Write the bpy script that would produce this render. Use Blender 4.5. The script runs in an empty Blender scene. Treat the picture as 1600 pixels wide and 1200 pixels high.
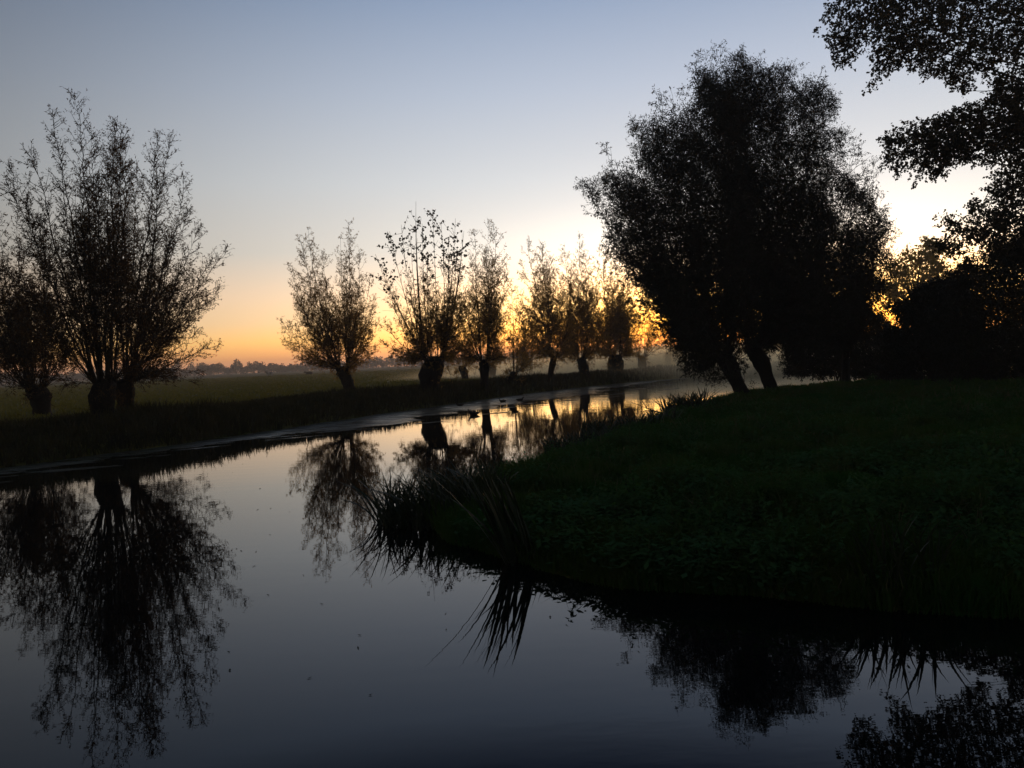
import bpy, math, numpy as np
from mathutils import Vector, Matrix
sc = bpy.context.scene
COL = sc.collection
rad = math.radians

# ------------------------------------------------------------------ camera
CH = 2.2                      # lens height above the water
PITCH, ROLL, FPX = rad(1.75), rad(2.5), 1200.0
_F = Vector((0, math.cos(PITCH), -math.sin(PITCH)))
_U0 = Vector((0, math.sin(PITCH), math.cos(PITCH)))
_R0 = Vector((1, 0, 0))
_R = math.cos(ROLL) * _R0 - math.sin(ROLL) * _U0
_U = math.sin(ROLL) * _R0 + math.cos(ROLL) * _U0
cam_d = bpy.data.cameras.new('camera')
cam_d.sensor_width = 36.0
cam_d.lens = 36.0 * FPX / 1600.0
cam_d.clip_start = 0.1
cam_d.clip_end = 6000
cam = bpy.data.objects.new('camera', cam_d)
COL.objects.link(cam)
cam.matrix_world = Matrix.Translation((0, 0, CH)) @ Matrix((_R, _U, -_F)).transposed().to_4x4()
sc.camera = cam

# ------------------------------------------------------------------ sky, sun, exposure
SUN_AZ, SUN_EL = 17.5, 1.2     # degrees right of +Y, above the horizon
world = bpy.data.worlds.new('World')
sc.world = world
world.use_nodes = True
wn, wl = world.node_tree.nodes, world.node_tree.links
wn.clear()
def wmath(op, a, b=None, c=None):
    n = wn.new('ShaderNodeMath'); n.operation = op
    for i, v in enumerate((a, b, c)):
        if v is None: continue
        if isinstance(v, (int, float)): n.inputs[i].default_value = v
        else: wl.new(v, n.inputs[i])
    return n.outputs[0]
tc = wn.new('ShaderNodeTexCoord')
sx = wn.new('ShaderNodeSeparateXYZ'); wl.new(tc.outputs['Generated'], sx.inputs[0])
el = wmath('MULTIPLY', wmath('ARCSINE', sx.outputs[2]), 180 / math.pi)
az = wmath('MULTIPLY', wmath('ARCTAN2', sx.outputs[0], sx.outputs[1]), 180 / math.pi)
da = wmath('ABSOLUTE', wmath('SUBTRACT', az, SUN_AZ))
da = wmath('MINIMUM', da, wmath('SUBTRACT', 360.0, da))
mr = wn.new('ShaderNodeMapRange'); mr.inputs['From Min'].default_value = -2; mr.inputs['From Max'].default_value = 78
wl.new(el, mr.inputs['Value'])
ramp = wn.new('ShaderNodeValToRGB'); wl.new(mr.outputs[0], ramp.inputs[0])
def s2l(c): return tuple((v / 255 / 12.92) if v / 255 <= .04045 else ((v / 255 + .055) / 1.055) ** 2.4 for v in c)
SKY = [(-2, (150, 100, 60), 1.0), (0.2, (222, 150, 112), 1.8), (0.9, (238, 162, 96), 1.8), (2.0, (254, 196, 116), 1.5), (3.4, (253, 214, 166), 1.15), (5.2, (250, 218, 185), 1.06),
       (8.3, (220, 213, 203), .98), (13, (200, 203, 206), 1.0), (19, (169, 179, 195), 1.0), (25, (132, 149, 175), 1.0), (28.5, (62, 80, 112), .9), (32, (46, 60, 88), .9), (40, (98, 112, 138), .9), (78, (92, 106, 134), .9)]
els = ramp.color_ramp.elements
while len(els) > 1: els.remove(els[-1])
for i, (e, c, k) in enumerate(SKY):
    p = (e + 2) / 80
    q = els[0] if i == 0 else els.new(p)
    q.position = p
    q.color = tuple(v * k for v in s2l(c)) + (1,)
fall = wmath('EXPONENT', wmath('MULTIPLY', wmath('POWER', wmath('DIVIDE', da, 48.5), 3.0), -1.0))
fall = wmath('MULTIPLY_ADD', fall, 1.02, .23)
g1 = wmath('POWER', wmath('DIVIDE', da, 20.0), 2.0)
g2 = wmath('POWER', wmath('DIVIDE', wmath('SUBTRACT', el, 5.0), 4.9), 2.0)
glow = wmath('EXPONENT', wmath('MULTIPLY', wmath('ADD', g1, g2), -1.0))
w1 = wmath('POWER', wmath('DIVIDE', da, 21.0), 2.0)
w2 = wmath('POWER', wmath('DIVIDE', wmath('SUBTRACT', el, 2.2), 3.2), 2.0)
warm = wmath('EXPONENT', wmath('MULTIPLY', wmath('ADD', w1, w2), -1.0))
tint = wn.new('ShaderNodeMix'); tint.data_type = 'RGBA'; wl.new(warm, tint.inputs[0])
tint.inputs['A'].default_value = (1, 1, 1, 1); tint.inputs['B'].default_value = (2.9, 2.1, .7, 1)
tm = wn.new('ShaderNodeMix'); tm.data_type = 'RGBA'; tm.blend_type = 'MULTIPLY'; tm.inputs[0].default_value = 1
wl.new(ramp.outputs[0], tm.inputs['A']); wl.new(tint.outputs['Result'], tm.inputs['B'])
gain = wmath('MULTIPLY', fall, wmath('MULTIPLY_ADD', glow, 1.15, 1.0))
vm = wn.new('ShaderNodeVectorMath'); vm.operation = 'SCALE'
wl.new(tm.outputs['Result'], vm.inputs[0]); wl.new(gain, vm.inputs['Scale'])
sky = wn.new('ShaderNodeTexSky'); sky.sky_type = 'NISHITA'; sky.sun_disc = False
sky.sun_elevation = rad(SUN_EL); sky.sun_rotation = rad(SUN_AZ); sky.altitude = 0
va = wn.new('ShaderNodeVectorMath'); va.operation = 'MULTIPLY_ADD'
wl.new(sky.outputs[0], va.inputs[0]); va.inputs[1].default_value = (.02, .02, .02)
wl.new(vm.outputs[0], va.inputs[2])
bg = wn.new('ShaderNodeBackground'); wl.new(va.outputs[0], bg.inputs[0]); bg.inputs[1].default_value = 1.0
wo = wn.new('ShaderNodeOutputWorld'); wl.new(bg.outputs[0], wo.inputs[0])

sd = bpy.data.lights.new('sun', 'SUN')
sd.energy = .12; sd.angle = rad(3); sd.color = (1, .66, .34)
sun = bpy.data.objects.new('sun', sd); COL.objects.link(sun)
_s = Vector((math.sin(rad(SUN_AZ)) * math.cos(rad(SUN_EL)), math.cos(rad(SUN_AZ)) * math.cos(rad(SUN_EL)), math.sin(rad(SUN_EL))))
sun.rotation_euler = _s.to_track_quat('Z', 'Y').to_euler()

vs = sc.view_settings
vs.view_transform = 'Standard'; vs.look = 'None'; vs.exposure = 0; vs.gamma = 1; vs.use_curve_mapping = False
cy = sc.cycles
cy.use_denoising = True
cy.max_bounces = 5; cy.diffuse_bounces = 2; cy.glossy_bounces = 3; cy.transmission_bounces = 3; cy.volume_bounces = 3; cy.transparent_max_bounces = 8
cy.sample_clamp_indirect = 3

# ------------------------------------------------------------------ helpers
def P(x, y, Y):
    """World point seen at photo pixel (x, y) on the vertical plane Y metres ahead."""
    d = _F + _R * ((x - 800) / FPX) + _U * ((600 - y) / FPX)
    return np.array([d.x * Y / d.y, Y, CH + d.z * Y / d.y])

def mesh_obj(name, V, faces, mats, parent=None, idx=None, smooth=True, rnd=None):
    """faces: list of (n,k) int arrays with equal k inside each array."""
    me = bpy.data.meshes.new(name)
    V = np.asarray(V, dtype=np.float32).reshape(-1, 3)
    faces = [np.asarray(f, dtype=np.int32) for f in faces if len(f)]
    loops = np.concatenate([f.ravel() for f in faces])
    sizes = np.concatenate([np.full(len(f), f.shape[1], dtype=np.int32) for f in faces])
    starts = np.concatenate([[0], np.cumsum(sizes)[:-1]]).astype(np.int32)
    me.vertices.add(len(V)); me.vertices.foreach_set('co', V.ravel())
    me.loops.add(len(loops)); me.loops.foreach_set('vertex_index', loops)
    me.polygons.add(len(sizes)); me.polygons.foreach_set('loop_start', starts); me.polygons.foreach_set('loop_total', sizes)
    me.polygons.foreach_set('use_smooth', np.full(len(sizes), smooth))
    for m in (mats if isinstance(mats, (list, tuple)) else [mats]): me.materials.append(m)
    if idx is not None: me.polygons.foreach_set('material_index', idx.astype(np.int32))
    me.update(calc_edges=True)
    o = bpy.data.objects.new(name, me); COL.objects.link(o)
    if parent is not None: o.parent = parent
    return o

class MB:
    def __init__(s): s.V, s.F, s.n = [], {}, 0
    def add(s, V, *fs):
        V = np.asarray(V, float).reshape(-1, 3)
        for f in fs:
            f = np.asarray(f); s.F.setdefault(f.shape[1], []).append(f + s.n)
        s.V.append(V); s.n += len(V)
    def tube(s, pts, rr, k=6, cap=True, squash=None):
        pts = np.asarray(pts, float); n = len(pts); rr = np.broadcast_to(np.asarray(rr, float), (n,))
        T = np.gradient(pts, axis=0); T /= np.linalg.norm(T, axis=1)[:, None] + 1e-9
        ref = np.array([0, 0, 1.]) if abs(T[:, 2]).mean() < .8 else np.array([1., 0, 0])
        A = np.cross(T, ref); A /= np.linalg.norm(A, axis=1)[:, None] + 1e-9
        B = np.cross(T, A)
        th = np.linspace(0, 2 * np.pi, k, endpoint=False)
        sa, sb = squash or (1, 1)
        ring = pts[:, None] + rr[:, None, None] * (sa * np.cos(th)[None, :, None] * A[:, None] + sb * np.sin(th)[None, :, None] * B[:, None])
        i = np.arange(n - 1)[:, None] * k; j = np.arange(k)[None]
        j2 = (j + 1) % k
        f = np.stack([i + j, i + j2, i + k + j2, i + k + j], -1).reshape(-1, 4)
        fs = [f]
        if cap: fs.append(np.stack([np.arange(k)[::-1], (n - 1) * k + np.arange(k)]))
        s.add(ring.reshape(-1, 3), *fs)
    def build(s, name, mat, parent=None, smooth=True):
        fs = [np.concatenate(s.F[k]) for k in sorted(s.F)]
        return mesh_obj(name, np.concatenate(s.V), fs, mat, parent, smooth=smooth)

def tag(o, label=None, cat=None, group=None, kind=None):
    if label: o['label'] = label
    if cat: o['category'] = cat
    if group: o['group'] = group
    if kind: o['kind'] = kind
    return o
def empty(name, loc, label=None, cat=None, group=None):
    o = bpy.data.objects.new(name, None); COL.objects.link(o); o.location = tuple(loc); o.empty_display_size = .3
    return tag(o, label, cat, group)
def reparent(ch, par):
    """Child keeps its world-space vertices: parent sits at its own base with no rotation."""
    ch.parent = par
    ch.matrix_parent_inverse = Matrix.Translation(par.location).inverted()
def unit(v): return v / (np.linalg.norm(v, axis=-1, keepdims=True) + 1e-9)

def mat(name, col, rough=.8, col2=None, scale=4., translucent=0., spec=.3, bump=0., bscale=30., tcol=None):
    m = bpy.data.materials.new(name); m.use_nodes = True
    nt = m.node_tree; b = nt.nodes['Principled BSDF']
    b.inputs['Roughness'].default_value = rough
    b.inputs['Specular IOR Level'].default_value = spec
    b.inputs['Base Color'].default_value = (*col, 1)
    geo = nt.nodes.new('ShaderNodeNewGeometry')
    src = None
    if col2 is not None:
        nz = nt.nodes.new('ShaderNodeTexNoise'); nz.inputs['Scale'].default_value = scale; nz.inputs['Detail'].default_value = 5
        nt.links.new(geo.outputs['Position'], nz.inputs['Vector'])
        cr = nt.nodes.new('ShaderNodeValToRGB'); nt.links.new(nz.outputs[0], cr.inputs[0])
        cr.color_ramp.elements[0].position = .35; cr.color_ramp.elements[0].color = (*col, 1)
        cr.color_ramp.elements[1].position = .65; cr.color_ramp.elements[1].color = (*col2, 1)
        nt.links.new(cr.outputs[0], b.inputs['Base Color']); src = cr.outputs[0]
    if bump:
        n2 = nt.nodes.new('ShaderNodeTexNoise'); n2.inputs['Scale'].default_value = bscale; n2.inputs['Detail'].default_value = 6
        nt.links.new(geo.outputs['Position'], n2.inputs['Vector'])
        bp = nt.nodes.new('ShaderNodeBump'); bp.inputs['Strength'].default_value = bump; bp.inputs['Distance'].default_value = .03
        nt.links.new(n2.outputs[0], bp.inputs['Height']); nt.links.new(bp.outputs[0], b.inputs['Normal'])
    if translucent:
        t = nt.nodes.new('ShaderNodeBsdfTranslucent'); t.inputs[0].default_value = (*(tcol or (col[0] * 1.8, col[1] * 1.5, col[2] * .6)), 1)
        mx = nt.nodes.new('ShaderNodeMixShader'); mx.inputs[0].default_value = translucent
        out = nt.nodes['Material Output']
        nt.links.new(b.outputs[0], mx.inputs[1]); nt.links.new(t.outputs[0], mx.inputs[2]); nt.links.new(mx.outputs[0], out.inputs[0])
    return m

M_bark = mat('bark', (.02, .017, .013), .95, (.009, .008, .006), 9, bump=.8, bscale=18)
M_twig = mat('twig_bark', (.03, .022, .014), .9)
M_willow = mat('willow_leaf', (.04, .036, .012), .7, (.07, .045, .016), 1.5, translucent=.6, spec=.1, tcol=(.55, .32, .07))  # strong gold translucency stands in for sunset bloom through the crowns
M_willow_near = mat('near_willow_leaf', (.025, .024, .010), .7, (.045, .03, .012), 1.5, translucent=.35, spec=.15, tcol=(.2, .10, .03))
M_leaf2 = mat('broad_leaf', (.02, .025, .01), .65, (.05, .038, .015), 1.2, translucent=.25)
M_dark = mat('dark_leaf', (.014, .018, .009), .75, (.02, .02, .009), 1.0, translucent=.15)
M_gold = mat('sunlit_tint_leaf', (.12, .10, .02), .6, (.16, .12, .025), 1.0, translucent=.65, tcol=(.45, .34, .06))  # backlit evening glow put into the base and translucent colours
M_grass = mat('grass_blade', (.026, .095, .022), .9, (.085, .105, .026), .9, translucent=.25, spec=.0)
M_herb = mat('herb_leaf', (.055, .135, .055), .8, (.045, .085, .022), 2.5, translucent=.25, spec=.0)
M_brown = mat('autumn_herb', (.055, .05, .016), .8, (.02, .024, .010), 1.2, translucent=.15)
M_reed = mat('reed_blade', (.018, .035, .016), .5, (.03, .04, .02), 3, translucent=.15, spec=.3)
M_rail = mat('weathered_rail', (.42, .40, .36), .6, (.3, .28, .25), 3)

rng = np.random.default_rng(7)

def quads_from(c, d, L, W, rg):
    """Rhombic leaves: centre-base c, direction d, length L, width W -> verts (n,4,3)."""
    r = unit(rg.normal(size=c.shape)); sd_ = unit(np.cross(d, r))
    nrm = np.cross(d, sd_)
    L = np.asarray(L).reshape(-1, 1); W = np.asarray(W).reshape(-1, 1)
    a = c; e = c + d * L + nrm * L * rg.uniform(-.15, .15, (len(c), 1))
    m = c + d * L * .45
    return np.stack([a, m + sd_ * W * .5, e, m - sd_ * W * .5], 1)

def leaf_mesh(name, Q, matl, parent):
    n = len(Q)
    f = np.arange(n * 4).reshape(n, 4)
    o = mesh_obj(name, Q.reshape(-1, 3), [f], matl, None, smooth=False)
    reparent(o, parent)
    return o

def prism(A, B, ra, rb):
    """3-sided twigs from A to B. returns verts, quads"""
    n = len(A); T = unit(B - A); ref = np.where(abs(T[:, 2:3]) < .8, np.array([[0, 0, 1.]]), np.array([[1., 0, 0]]))
    X = unit(np.cross(T, ref)); Yv = np.cross(T, X)
    out = np.zeros((n, 6, 3))
    for k in range(3):
        a = k * 2 * math.pi / 3
        dv = X * math.cos(a) + Yv * math.sin(a)
        out[:, k] = A + dv * np.asarray(ra).reshape(-1, 1); out[:, 3 + k] = B + dv * np.asarray(rb).reshape(-1, 1)
    i = np.arange(n)[:, None, None] * 6
    q = np.array([[0, 1, 4, 3], [1, 2, 5, 4], [2, 0, 3, 5]])[None]
    return out.reshape(-1, 3), (i + q).reshape(-1, 4)

def bez(a, c, b, n):
    t = np.linspace(0, 1, n)[:, None]
    return (1 - t) ** 2 * a + 2 * t * (1 - t) * c + t * t * b

def trunk_tube(mb, a, b, r0, rh, seed, flare=1.35, head=True):
    """tapered trunk from a to b with a knobbly pollard head of radius rh at b."""
    rg = np.random.default_rng(seed)
    n = 14; k = 16
    t = np.linspace(0, 1, n)
    mid = (a + b) / 2 + np.append(rg.normal(0, .10, 2), 0) * np.linalg.norm(b - a) * .4
    pts = bez(a - np.array([0, 0, .35]), mid, b, n)
    r = r0 * (1 + (flare - 1) * np.exp(-t * 9)) * (1 - .12 * t)
    if head: r = r + (rh - r0 * .8) * np.clip((t - .45) / .33, 0, 1) * (1 - .35 * np.clip((t - .82) / .18, 0, 1))
    if head:
        up = unit(b - a); ex = np.array([.22, .42, .56])[:, None] * rh * 1.1 * up
        pts = np.concatenate([pts, pts[-1] + ex]); r = np.concatenate([r, r[-1] * np.array([.93, .68, .3])]); t = np.concatenate([t, [1.03, 1.06, 1.1]]); n = len(pts)
    th = np.linspace(0, 2 * np.pi, k, endpoint=False)
    ph = rg.uniform(0, 6, 4)
    V = []
    for i in range(n):
        w = 1 + .11 * np.sin(3 * th + ph[0] + t[i] * 3) + .09 * np.sin(5 * th + ph[1] - t[i] * 4) * (.4 + t[i]) + rg.normal(0, .05, k) * (.6 + .8 * (t[i] > .6))
        V.append(np.stack([pts[i, 0] + r[i] * w * np.cos(th), pts[i, 1] + r[i] * w * np.sin(th), np.full(k, pts[i, 2]) + rg.normal(0, .01, k)], 1))
    V = np.concatenate(V)
    i = np.arange(n - 1)[:, None] * k; j = np.arange(k)[None]; j2 = (j + 1) % k
    f = np.stack([i + j, i + j2, i + k + j2, i + k + j], -1).reshape(-1, 4)
    mb.add(V, f, ((n - 1) * k + np.arange(k))[None])
    if head:                                   # knuckles where the shoots were cut
        for q in range(14):
            an = rg.uniform(0, 2 * np.pi); e = rg.uniform(-.6, 1.2)
            c = b + rh * .72 * np.array([math.cos(an) * math.cos(e), math.sin(an) * math.cos(e), math.sin(e) * .8 - .25])
            o = unit(c - b + 1e-6) * rh * .34
            mb.tube(np.array([c - o, c - o * .2, c + o * .5, c + o * .85]), np.array([.26, .30, .22, .08]) * rh * rg.uniform(.6, 1.2), 8)

def in_poly(px, py, poly):
    ins = np.zeros(px.shape, bool); n = len(poly)
    for i in range(n):
        x1, y1 = poly[i]; x2, y2 = poly[(i + 1) % n]
        c = (y1 > py) != (y2 > py)
        ins ^= c & (px < (x2 - x1) * (py - y1) / (y2 - y1 + 1e-12) + x1)
    return ins
def lump(p, sc_, ph):
    x, y, z = p[:, 0] * sc_ + ph, p[:, 1] * sc_ - ph, p[:, 2] * sc_ + 2 * ph
    return (np.sin(x + 1.7 * np.sin(y * .8 + z * .3)) * np.sin(y * 1.1 + z * .4 + 1.1 * np.sin(x * .7)) + .6 * np.sin(2.3 * z + 1.3 * x + np.sin(2 * y)) + .45 * np.sin(4.1 * x + 3.1 * z + 2) * np.sin(3.7 * y + 2.9 * z)) / 1.5
def fill_leaves(rg, poly, Y, dep, n, per, L, W, gap, ph, sc_=1.6, sprig=.35, down=.3):
    """clumped sprays of leaves spread through the volume behind a traced outline; dep = half depth in metres."""
    poly = np.array(poly, float); lo, hi = poly.min(0), poly.max(0); C = []
    got = 0
    while got < n:
        q = rg.uniform(lo, hi, (n * 2, 2)); q = q[in_poly(q[:, 0], q[:, 1], poly)]
        d = np.full(len(q), 1e9)
        for i in range(len(poly)):
            a_, b_ = poly[i], poly[(i + 1) % len(poly)]; ab = b_ - a_; t = np.clip(((q - a_) @ ab) / (ab @ ab), 0, 1)
            d = np.minimum(d, np.linalg.norm(q - a_ - t[:, None] * ab, axis=1))
        dm = d * Y / FPX
        yy = Y + rg.uniform(-1, 1, len(q)) * np.minimum(dep, .35 + dm * 1.1)
        pts = np.array([P(x, y, 1.0) for x, y in q]); pts[:, 2] -= CH
        w = pts * yy[:, None]; w[:, 2] += CH
        k = lump(w, sc_, ph) + np.clip(dm, 0, 1.5) * .25 > gap
        C.append(w[k]); got += k.sum()
    C = np.concatenate(C)[:n]
    dr = unit(rg.normal(size=C.shape) + [0, 0, .1]); rep = np.repeat(np.arange(n), per)
    u = rg.random((len(rep), 1)); lp = C[rep] + dr[rep] * sprig * u + rg.normal(0, .03, (len(rep), 3))
    ld = unit(dr[rep] * .6 + rg.normal(size=lp.shape) * .8 - [0, 0, down])
    tw_ = prism(C[::2], C[::2] + dr[::2] * sprig, np.full(len(C[::2]), .006), np.full(len(C[::2]), .003))
    return quads_from(lp, ld, L * rg.uniform(.6, 1.3, len(lp)), W * rg.uniform(.6, 1.3, len(lp)), rg), tw_, C
def ragged(pts, amp, seed, sub=5):
    """a traced outline with its straight runs broken up"""
    rg = np.random.default_rng(seed); out = []
    for i in range(len(pts)):
        a, b = np.array(pts[i], float), np.array(pts[(i + 1) % len(pts)], float)
        m_ = max(1, int(np.linalg.norm(b - a) / 9))
        for j in range(m_): out.append(tuple(a + (b - a) * j / m_ + rg.normal(0, amp, 2)))
    return out
def tree(name, label, base, head, tips, Y, seed, group=None, cat='tree', r0=.25, rh=.38, nfill=26, depth=None, twig=.9, leafL=.085, leafW=.02,
         step=.3, nl=4, matl=None, droop=.0, r_shoot=.028, fill=(.5, 1.0), start=.2, zbase=None, headed=True, extra=None, spread=.55, lowfill=0, tw=1.0, dens=1.7, tscale=1.0, fillp=None, sprout=14, upright=.35, leafvar=.35):
    rg = np.random.default_rng(seed)
    matl = matl or M_willow
    a = P(*base, Y); b = P(*head, Y)
    if zbase is not None: a[2] = zbase
    root = empty(name, a, label, cat, group)
    mb = MB(); trunk_tube(mb, a, b, r0, rh, seed + 1, head=headed)
    o = mb.build('trunk', M_bark); reparent(o, root)
    T = np.array([P(x, y, Y) for x, y in tips])
    width = max(T[:, 0]) - min(T[:, 0])
    dep = depth if depth is not None else width * .42
    # order tips round the head so neighbours can be blended
    ang = np.arctan2(T[:, 0] - b[0], T[:, 2] - b[2] + .3)
    od = np.argsort(ang); Ts = T[od]
    targets = []
    for q in T: targets.append((q + np.array([0, rg.uniform(-.25, .25) * dep, 0]), 1.0))
    for _ in range(nfill):
        i = rg.integers(0, len(Ts) - 1); u = rg.random()
        q = Ts[i] * (1 - u) + Ts[i + 1] * u
        # notch between two tips
        k = rg.uniform(*fill) * (1 - .25 * (4 * u * (1 - u)))
        yy = rg.uniform(-1, 1) * dep * math.sqrt(max(0.05, 1 - (k * .75) ** 2)) if rg.random() < .8 else rg.uniform(-.4, .4) * dep
        p = b + (q - b) * k; p[1] += yy
        targets.append((p, k))
    for _ in range(lowfill):
        i = rg.integers(0, len(Ts) - 1); u = rg.random()
        q = Ts[i] * (1 - u) + Ts[i + 1] * u
        p = b + (q - b) * rg.uniform(.3, .6); p[2] = b[2] + (p[2] - b[2]) * .6; p[1] += rg.uniform(-1, 1) * dep
        targets.append((p, .5))
    for _ in range(sprout):           # short leafy sprouts all round the head
        v = unit(rg.normal(size=3) * [1, 1, .6] - [0, 0, .15]); targets.append((b + v * (rh + rg.uniform(.25, 1.0)), .3))
    wood = MB(); Q = []
    for p, k in targets:
        d = p - b
        s = b + np.array([np.clip(d[0], -rh, rh) * .6, np.clip(d[1], -rh, rh) * .6, rg.uniform(-.1, .1) * rh + .2 * rh])
        c = s + np.array([d[0] * rg.uniform(spread - .1, spread + .15), d[1] * spread, d[2] * upright * rg.uniform(.8, 1.35)])
        if d[2] < .25 * abs(d[0]):   # low shoots arch up and out
            c[2] = s[2] + abs(d[0]) * .22 + d[2] * .4
        ln = np.linalg.norm(p - s); n = max(6, int(ln / .3))
        pts = bez(s, c, p, n)
        wob = np.cumsum(rg.normal(0, .02, (n, 3)), 0); wob -= wob[-1] * np.linspace(0, 1, n)[:, None]
        pts = pts + wob * ln * .2
        tt = np.linspace(0, 1, n)
        r = np.maximum(r_shoot * (ln / 6.) ** .8 * (1 - tt) ** .9 * (1.15 if k == 1 else .8), .006)
        wood.tube(pts, r, 5, cap=False)
        # side branches: long in the lower half, short towards the tip
        m = max(6, int(ln * (1 - start) / step * dens)); t = np.sort(start + (1 - start) * rg.random(m) ** .75)
        fi = t * (n - 1); i0 = np.minimum(fi.astype(int), n - 2); fr = (fi - i0)[:, None]
        bp = pts[i0] * (1 - fr) + pts[i0 + 1] * fr; tan = unit(pts[i0 + 1] - pts[i0])
        per = unit(np.cross(tan, rg.normal(size=(m, 3))))
        sl = twig * min(1.25, ln / 4.) * (.38 + .7 * (1 - t) ** .8) * rg.uniform(.35, 1.25, m)
        sl = np.minimum(sl, .16 + (1 - t) * ln * .6)
        dv = unit(tan * .75 + per * rg.uniform(.45, .95, (m, 1)))
        md = bp + dv * sl[:, None] * .5
        dv2 = unit(dv + np.array([0, 0, .35 - 1.6 * droop]) + rg.normal(size=(m, 3)) * .15)
        e = md + dv2 * sl[:, None] * .55
        V, f = prism(bp, md, np.full(m, .011), np.full(m, .008)); wood.add(V, f)
        V, f = prism(md, e, np.full(m, .008), np.full(m, .004)); wood.add(V, f)
        # twiglets with leaves along every side branch
        cnt = np.maximum(2, (sl / .09 * rg.uniform(.5, 1.3, m) * tw).astype(int)); rep = np.repeat(np.arange(m), cnt)
        u = rg.uniform(.15, 1.0, len(rep))[:, None]
        q0 = np.where(u < .5, bp[rep] * (1 - 2 * u) + md[rep] * 2 * u, md[rep] * (2 - 2 * u) + e[rep] * (2 * u - 1))
        td = unit(dv2[rep] * .9 + rg.normal(size=(len(rep), 3)) * .65 - np.array([0, 0, droop]))
        tl = rg.uniform(.06, .30, len(rep)) * tscale; q1 = q0 + td * tl[:, None]
        h_ = rg.random(len(rep)) < .5
        V, f = prism(q0[h_], q1[h_], np.full(h_.sum(), .004), np.full(h_.sum(), .002)); wood.add(V, f)
        rp = np.repeat(np.arange(len(rep)), nl); u = rg.uniform(.1, 1.0, (len(rp), 1))
        lp = q0[rp] * (1 - u) + q1[rp] * u
        ld = unit(td[rp] * .9 + rg.normal(size=(len(rp), 3)) * .6 - np.array([0, 0, .15 + droop]))
        L = leafL * rg.uniform(1 - leafvar, 1 + leafvar, len(rp)); W = leafW * rg.uniform(.7, 1.3, len(rp))
        Q.append(quads_from(lp, ld, L, W, rg))
    o = wood.build('branches', M_twig); reparent(o, root)
    if fillp:
        o2 = MB()
        for li, (pl, cn, gp) in enumerate(fillp):
            q, (tv, tf), C = fill_leaves(rg, pl, Y, depth, cn, 7, leafL, leafW * (1.35 if li == 0 else 1.0), gp, seed * .7 + li, 1.25 - .4 * li, .4, .5)
            Q.append(q); o2.add(tv, tf)
        o2 = o2.build('twigs', M_twig); reparent(o2, root)
    Q = np.concatenate(Q); print(name, seed, 'leaves', len(Q))
    leaf_mesh('crown', Q, matl, root)
    if extra: extra(root, b, rg)
    return root

# ------------------------------------------------------------------ terrain
LEFT = [(-120, -150), (-60, -60), (-25, -2), (-13.2, 19.8), (-10.4, 24.9), (-8.2, 30.2), (-5.95, 35.7), (-2.3, 43.2), (1, 50), (5.2, 57), (9.8, 62.5), (14.9, 67.5), (20, 70), (30, 71.5), (60, 72), (140, 74)]
RIGHT = [(140, 52), (60, 49), (40, 47.5), (24, 45), (17, 41.8), (12.4, 39), (10.2, 36), (8.2, 32), (6.2, 28), (4.5, 24.5), (2.6, 20.3), (1.3, 17.4), (.55, 15.2), (-.25, 13.6), (-1.0, 12.0), (-1.15, 10.6), (-.75, 9.3),
         (.05, 8.3), (.9, 7.3), (1.6, 6.9), (2.7, 6.4), (4.1, 6.0), (8, 5.4), (20, 4), (60, 1)]
NEAR = [(60, -12), (20, -4), (6, -.5), (2, 1.4), (-2, 1.4), (-8, -3), (-20, -22), (-60, -110), (-90, -150)]
POLY = np.array(LEFT + RIGHT + NEAR, float)
NL = len(LEFT)
def water_dist(X, Y):
    """signed distance to the shoreline (positive on land) and whether the nearest shore is the left bank."""
    X = np.asarray(X, float); Y = np.asarray(Y, float)
    best = np.full(X.shape, 1e9); side = np.zeros(X.shape, int); inside = np.zeros(X.shape, bool)
    n = len(POLY)
    for i in range(n):
        x1, y1 = POLY[i]; x2, y2 = POLY[(i + 1) % n]
        dx, dy = x2 - x1, y2 - y1
        t = np.clip(((X - x1) * dx + (Y - y1) * dy) / (dx * dx + dy * dy), 0, 1)
        d = np.hypot(X - x1 - t * dx, Y - y1 - t * dy)
        s = d < best; best = np.where(s, d, best)
        side = np.where(s, 0 if i < NL - 1 else (1 if i < NL + len(RIGHT) - 1 else 2), side)
        cr = ((y1 > Y) != (y2 > Y))
        with np.errstate(divide='ignore', invalid='ignore'):
            xi = (x2 - x1) * (Y - y1) / (y2 - y1 + 1e-12) + x1
        inside ^= cr & (X < xi)
    return np.where(inside, -best, best), side
def wav(X, Y):
    return (np.sin(X * .9 + Y * .5) + np.sin(X * .37 - Y * .81 + 1.3) + .7 * np.sin(X * 2.1 + 2.) * np.cos(Y * 1.7) + .4 * np.sin(X * 4.3 + Y * 3.7)) / 3.1
def ground_z(X, Y):
    d, side = water_dist(X, Y)
    d = d + .18 * wav(X * 2.3, Y * 2.1) * np.clip(1.5 - abs(d), 0, 1)
    hm = np.where(side == 0, .74, np.where(side == 1, .27, .55)); w = np.where(side == 0, 3.2, np.where(side == 1, 2.6, 2.5))
    t = np.clip(d / w, 0, 1)
    z = hm * (1 - (1 - t) ** 2)
    z = np.where(side == 1, z + np.clip((d - 2.5) / 22, 0, 1) * .28, z)
    z = z + .05 * wav(X, Y) * np.clip(d, 0, 1) * np.where((side == 0) & (d > 8), .3, 1)
    z = z + np.where(side == 1, .12 * np.sin(X * 2.9 + 1.3 * np.sin(Y * 1.1)) * np.sin(Y * 2.3 + np.sin(X * 1.7)) * np.clip(d - .3, 0, 1) * np.clip(30 / (Y + 1), 0, 1), 0)
    return np.where(d < 0, np.maximum(-.7, d * .5), z)

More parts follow.
